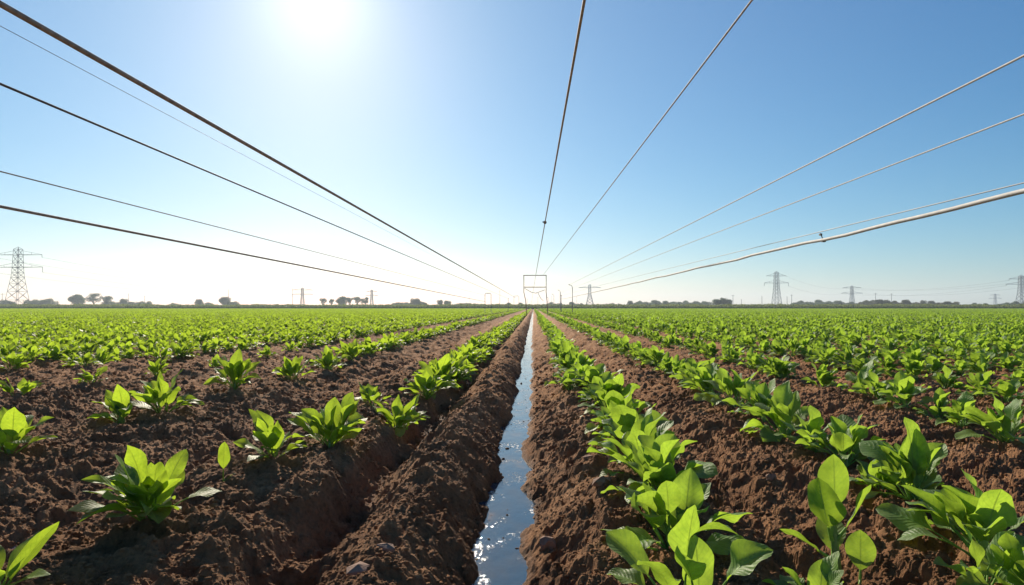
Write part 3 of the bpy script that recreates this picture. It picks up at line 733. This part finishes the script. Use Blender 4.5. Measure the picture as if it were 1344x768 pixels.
pb, tb = pylon(1019, 356, 560, [(.87, 9.5, 0.1), (.68, 11.5, 1)], 'pale lattice pylon standing alone on the right, tallest of the middle ones', PYL, .2, rz=.1)
pc, tc_ = pylon(1118, 375, 900, [(.9, 14, .3), (.66, 16, .3)], 'smaller pale pylon in front of the wood right of the lone pylon', PYL, .28)
pd, td = pylon(1340, 361, 640, [(.88, 12, .5), (.72, 15, .5)], 'large pale pylon cut by the right edge', PYL, .30, bw=4)
pe, te = pylon(1306, 385.5, 1300, [(.9, 12, .5), (.66, 15, .5)], 'small pale pylon just left of the one cut by the right edge', PYL, .3)
pf, tf = pylon(774, 373, 850, [(.85, 16, .1)], 'slender pale pylon with one drooping crossarm right of the gantry', PYL, .32, bw=6)
pg, tg = pylon(397, 377.5, 1000, [(.88, 17, .5), (.66, 18, .6)], 'small dark pylon behind the left hedge, between the tree and the grove', PYD, .34)
ph_, th_ = pylon(488, 380, 1100, [(.88, 10, .5), (.66, 12, .5)], 'slim dark pylon rising out of the grove left of the gantry', PYD, .36, bw=3)
def tpole(px, top, D, label, arm=3):
    q = at_y(px, top, D); o = empty('utility_pole', (q.x, D, 0)); m = MB(); m.bar((0, 0, -.5), (0, 0, q.z), .45 * D / 1000, .3 * D / 1000, 6); m.build('pole', PYD, o)
    if arm:
        m = MB(); m.bar((-arm, 0, q.z * .93), (arm, 0, q.z * .93), .28 * D / 1000); m.build('crossarm', PYD, o)
    return tag(o, label, 'pole', 'distant utility poles on the skyline')
for a in [(1170, 385, 1100, 'distant pole with a crossarm above the wood, right one of two'), (1149, 384.5, 1100, 'distant pole with a crossarm above the wood, left one of two'), (962, 387, 900, 'distant pale pole beside the dark tree clump', 2),
          (973, 393, 900, 'short distant pole right of the dark tree clump', 1), (1000, 388.5, 900, 'thin bare distant pole left of the lone pylon', 0), (1039, 386.5, 800, 'distant pole just right of the lone pylon', 1.5), (1033, 389, 800, 'thin bare pole right beside the lone pylon', 0),
          (384, 378.5, 900, 'tall thin bare mast left of the small dark pylon', 0), (169, 384.5, 900, 'thin bare pole among the left trees', 0), (190, 388, 900, 'short thick pole among the left trees', 1), (300, 380, 900, 'faint thin mast beside the lone left tree', 0),
          (3, 385, 700, 'short pole with a wide crossarm at the left edge under the pylon', 4)]: tpole(a[0], a[1], a[2], a[3], *a[4:])
def line(a, b, sag, label, r=.05):
    a, b = Vector(a), Vector(b); pts = []
    for i in range(25):
        t_ = i / 24; p = a.lerp(b, t_); p.z -= sag * 4 * t_ * (1 - t_); pts.append(p)
    m = MB(); m.tube(pts, r, 4); tag(m.build('power_line', PYD, None, True), label, 'power line', 'power lines strung between pylons')
pos = ['lower left', 'lower right', 'upper left', 'upper right']
nm = ['upper', 'upper rear', 'lower', 'lower rear']
for i in range(4): line(ta[i], tg[i], 7, 'faint %s power line from the large left pylon to the small dark one' % nm[i])
for i in range(4): line(td[i], tc_[i], 6, 'faint %s power line from the right edge pylon to the smaller pale one' % nm[i], .06)
for i in range(2): line(tc_[i * 2], tb[i * 2 + 1], 4, 'faint %s power line from the lone pylon to the smaller pale one' % ['upper', 'lower'][i], .05)

# ------------------------------------------------------------------ trees, hedge
TREE = leaf_mat('tree_leaf', (.03, .07, .025), (.06, .115, .045), (.12, .2, .07), .28, .7, False)
TREE2 = leaf_mat('tree_leaf_olive', (.05, .055, .018), (.1, .1, .035), (.12, .13, .03), .2, .7, False)
BARK = simple('bark', (.08, .065, .05), .9, var=.3)
def tree_proto(seed, kind):
    rg = random.Random(seed); o = empty('tree'); m = MB(); h = 1.0; lob = []
    th = {'round': .22, 'open': .38, 'low': .12}[kind]
    m.tube([(0, 0, -.08), (.01, 0, th * .5), (rg.uniform(-.03, .03), 0, th)], [.035, .028, .022], 6)
    nl = {'round': 15, 'open': 16, 'low': 14}[kind]
    for i in range(nl):
        a = i * 2.399 + rg.uniform(-.4, .4); rad = rg.uniform(.05, .30 if kind != 'low' else .5)
        zc = rg.uniform(th + .12, .88) if kind != 'low' else rg.uniform(.3, .75 - rad * .5)
        r_ = rg.uniform(.08, .17) if kind == 'open' else rg.uniform(.16, .27)
        if kind != 'low': rad *= 1.15 - abs(zc - .55)
        c = Vector((math.cos(a) * rad, math.sin(a) * rad, min(zc, 1 - r_))); lob.append((c, r_))
        m.bar((0, 0, th * rg.uniform(.5, 1)), c, .014, .005)
    m.build('trunk', BARK, o, True); V, Fc = [], []
    for c, r_ in lob:
        for _ in range(int(5200 * r_ * r_) if kind != 'open' else int(4200 * r_ * r_)):
            d = Vector((rg.gauss(0, 1), rg.gauss(0, 1), rg.gauss(0, .85))).normalized() * r_ * rg.uniform(.55, 1.08)
            p = c + d; s = rg.uniform(.02, .042); u = Vector((rg.gauss(0, 1), rg.gauss(0, 1), rg.gauss(0, 1))).normalized(); v = u.orthogonal().normalized()
            k = len(V); V += [p - u * s, p + v * s * .7, p + u * s, p - v * s * .7]; Fc.append((k, k + 1, k + 2, k + 3))
    mesh_obj('crown', V, Fc, TREE, o, False); return o
tp = {k: [tree_proto(s, k) for s in ss] for k, ss in {'round': (1, 2, 3), 'open': (4, 5), 'low': (6, 7, 8)}.items()}
used_t = set(); wide = {'round': 1, 'open': 1, 'low': 1.25}
def tree(px, top, D, kind, label, mat=None, group='trees on the skyline', j=None):
    j = rng.randrange(len(tp[kind])) if j is None else j; src = tp[kind][j]
    o = copy_tree(src) if (kind, j) in used_t else src; used_t.add((kind, j))
    q = at_y(px, top, D); h = max(q.z, 3)
    o.location = (q.x, D, 0); wsc = wide[kind] * rng.uniform(.9, 1.25); o.scale = (h * wsc, h * wsc, h); o.rotation_euler = (0, 0, rng.random() * 6.28)
    if mat:
        for ch in o.children:
            if ch.name.startswith('crown'): ch.material_slots[0].link = 'OBJECT'; ch.material_slots[0].material = mat
    tag(o, label, 'tree', group)
iso = [(8, 391, 600, 'low', 'dark bushy tree at the left edge under the big pylon'), (48, 389, 600, 'low', 'left bush of the pair right of the big pylon'), (64, 388.5, 600, 'low', 'right bush of the pair right of the big pylon'),
       (100, 386.5, 600, 'round', 'boxy lone tree between the bush pair and the big ragged tree'), (123, 384.5, 600, 'open', 'biggest ragged tree on the left skyline'), (139, 388, 600, 'open', 'slim tree right of the biggest ragged tree'), (147, 392, 600, 'low', 'small bush right of the slim left tree'),
       (162, 392, 600, 'round', 'small round tree left of the thin bare pole'), (174, 393, 650, 'low', 'low bush beneath the thin bare pole'), (192, 392, 650, 'low', 'low bush beneath the short thick pole'), (228, 395, 700, 'low', 'tiny bush midway along the left hedge'),
       (261, 392.5, 650, 'round', 'small tree left of the lone round left tree'), (272, 394, 650, 'low', 'tiny bush left of the lone round left tree'), (295, 389.5, 600, 'round', 'lone round tree in the middle of the left skyline'), (305, 392, 650, 'low', 'low bush touching the lone round tree'),
       (424, 391, 600, 'open', 'open-crowned tree right of the small dark pylon'), (435, 392, 600, 'open', 'thin tree right of the open-crowned one'), (449, 389, 600, 'round', 'tallest tree of the left grove'), (459, 390, 600, 'open', 'second tree of the left grove'),
       (469, 389, 600, 'open', 'third, thin tree of the left grove'), (480, 390, 600, 'open', 'tree of the left grove just left of the slim pylon'), (522, 394, 650, 'low', 'low tree at the left end of the wood before the gantry'), (532, 394, 650, 'low', 'low tree second in the wood before the gantry'),
       (545, 391.5, 600, 'round', 'taller round tree of the wood left of the gantry'), (553, 393, 650, 'low', 'low tree beside the taller round tree left of the gantry'), (578, 393.5, 650, 'round', 'small paired tree nearer the portal frame'), (587, 394.5, 650, 'round', 'lesser tree right of the small paired tree'),
       (603, 395.5, 700, 'low', 'low tree left of the portal frame, first of four'), (612, 395, 700, 'low', 'low tree left of the portal frame, second of four'), (621, 396, 700, 'low', 'low tree left of the portal frame, third of four'), (630, 396.5, 700, 'low', 'low tree left of the portal frame, fourth of four'),
       (795, 396.5, 700, 'low', 'tiny bush right of the slender pylon'), (803, 395.5, 700, 'low', 'small bush second right of the slender pylon'), (813, 397, 700, 'low', 'low bush third right of the slender pylon'), (827, 394.5, 650, 'round', 'small round tree right of the slender pylon bushes'),
       (941, 392.5, 520, 'round', 'left tree of the dark clump left of the lone pylon'), (949, 390.8, 520, 'round', 'tallest tree of the dark clump left of the lone pylon'), (956, 393, 520, 'round', 'right tree of the dark clump left of the lone pylon'),
       (976, 397.5, 600, 'low', 'small bush right of the dark clump'), (991, 397.5, 600, 'low', 'single small bush left of the lone pylon')]
for a in iso: tree(*a)
def run(x0, x1, n, tops, D, label, mat=None, kinds=('low', 'low', 'round')):
    n = int(n * 1.35)
    for i in range(n):
        px = x0 + (x1 - x0) * (i + rng.uniform(.2, .8)) / n; t0 = tops[0] + (tops[1] - tops[0]) * rng.random() - 1.3
        tree(px, t0, D + rng.uniform(-40, 60), kinds[i % len(kinds)], label, mat, group=label)
run(836, 932, 17, (393.5, 397.5), 700, 'low dark tree of the wood between the slender pylon and the dark clump')
run(1042, 1105, 12, (394.5, 397.5), 700, 'low tree of the wood between the lone pylon and the smaller pylon')
run(1106, 1128, 4, (396, 398), 750, 'one of the low trees at the foot of the smaller pale pylon')
run(1128, 1178, 12, (394, 396.5), 560, 'one of the olive trees below the two distant poles', TREE2)
run(1180, 1256, 16, (394.5, 399), 560, 'one of the olive trees of the long wood on the right', TREE2)
run(1256, 1300, 8, (398.5, 401), 700, 'one of the very low trees left of the small right pylon')
run(1312, 1352, 8, (396, 398.5), 600, 'one of the dark trees behind the right edge pylon')
run(642, 690, 8, (398, 400), 800, 'one of the tiny hazy bushes left of the gantry')
run(712, 770, 10, (397.5, 400), 800, 'one of the tiny hazy bushes right of the gantry')

def strip(name, y0, y1, h, n, s0, mat, label, cat, xw=420, seed=1):
    rs = np.random.RandomState(seed); x = rs.uniform(-xw, xw, n); y = rs.uniform(y0, y1, n)
    hh = h * (.75 + .5 * (vnoise(x * .12, y * .1, seed) + .5) * .6 + vnoise(x * .5, y * .1, seed + 1) * .25); z = hh * rs.rand(n) ** .7
    u = rs.normal(size=(n, 3)); u[:, 2] += .8 * np.sign(u[:, 2]); u /= np.linalg.norm(u, axis=1)[:, None]; v = np.cross(u, rs.normal(size=(n, 3))); v /= np.linalg.norm(v, axis=1)[:, None]
    s = (s0 * rs.uniform(.6, 1.3, n))[:, None]; p = np.stack([x, y, z], 1)
    V = np.stack([p - u * s, p + v * s * .5, p + u * s, p - v * s * .5], 1).reshape(-1, 3)
    me = bpy.data.meshes.new(name); me.vertices.add(4 * n); me.vertices.foreach_set('co', V.astype(np.float32).ravel())
    me.loops.add(4 * n); me.loops.foreach_set('vertex_index', np.arange(4 * n, dtype=np.int32)); me.polygons.add(n); me.polygons.foreach_set('loop_start', np.arange(0, 4 * n, 4, dtype=np.int32)); me.update(calc_edges=True); me.materials.append(mat)
    o = bpy.data.objects.new(name, me); C.objects.link(o); tag(o, label, cat, kind='stuff')
HEDGE = leaf_mat('hedge_leaf', (.022, .045, .01), (.05, .085, .018), (.08, .13, .03), .2, .7, False)
DRY = leaf_mat('dry_reed', (.12, .17, .05), (.21, .24, .09), (.28, .33, .10), .35, .8, False)
strip('field_margin', 304, 309, 1.15, 60000, .32, HEDGE, 'dark green verge of low growth edging the far side of the crop', 'verge', seed=5)
strip('reed_belt', 312, 330, 2.4, 90000, .4, DRY, 'belt of tall dry reeds and grass behind the dark verge', 'reeds', seed=8)

# ------------------------------------------------------------------ haze
USE_HAZE = True
if USE_HAZE:
    hz = MB(); hz.box((0, 1350, 29), (3600, 3300, 62)); ho = hz.build('haze', None)
    m, nt, out = new_mat('haze'); v = N(nt, 'ShaderNodeVolumePrincipled'); v.inputs['Density'].default_value = .00028; v.inputs['Color'].default_value = (.80, .91, 1, 1); v.inputs['Anisotropy'].default_value = .3
    nt.links.new(v.outputs[0], out.inputs['Volume']); ho.data.materials.append(m); tag(ho, 'thin pale haze over the whole field', 'haze', kind='stuff')
    hz_o = ho

scene.view_settings.view_transform = 'Standard'; scene.view_settings.look = 'None'
scene.view_settings.exposure = .6; scene.view_settings.gamma = 1
scene.cycles.max_bounces = 8; scene.cycles.transparent_max_bounces = 8
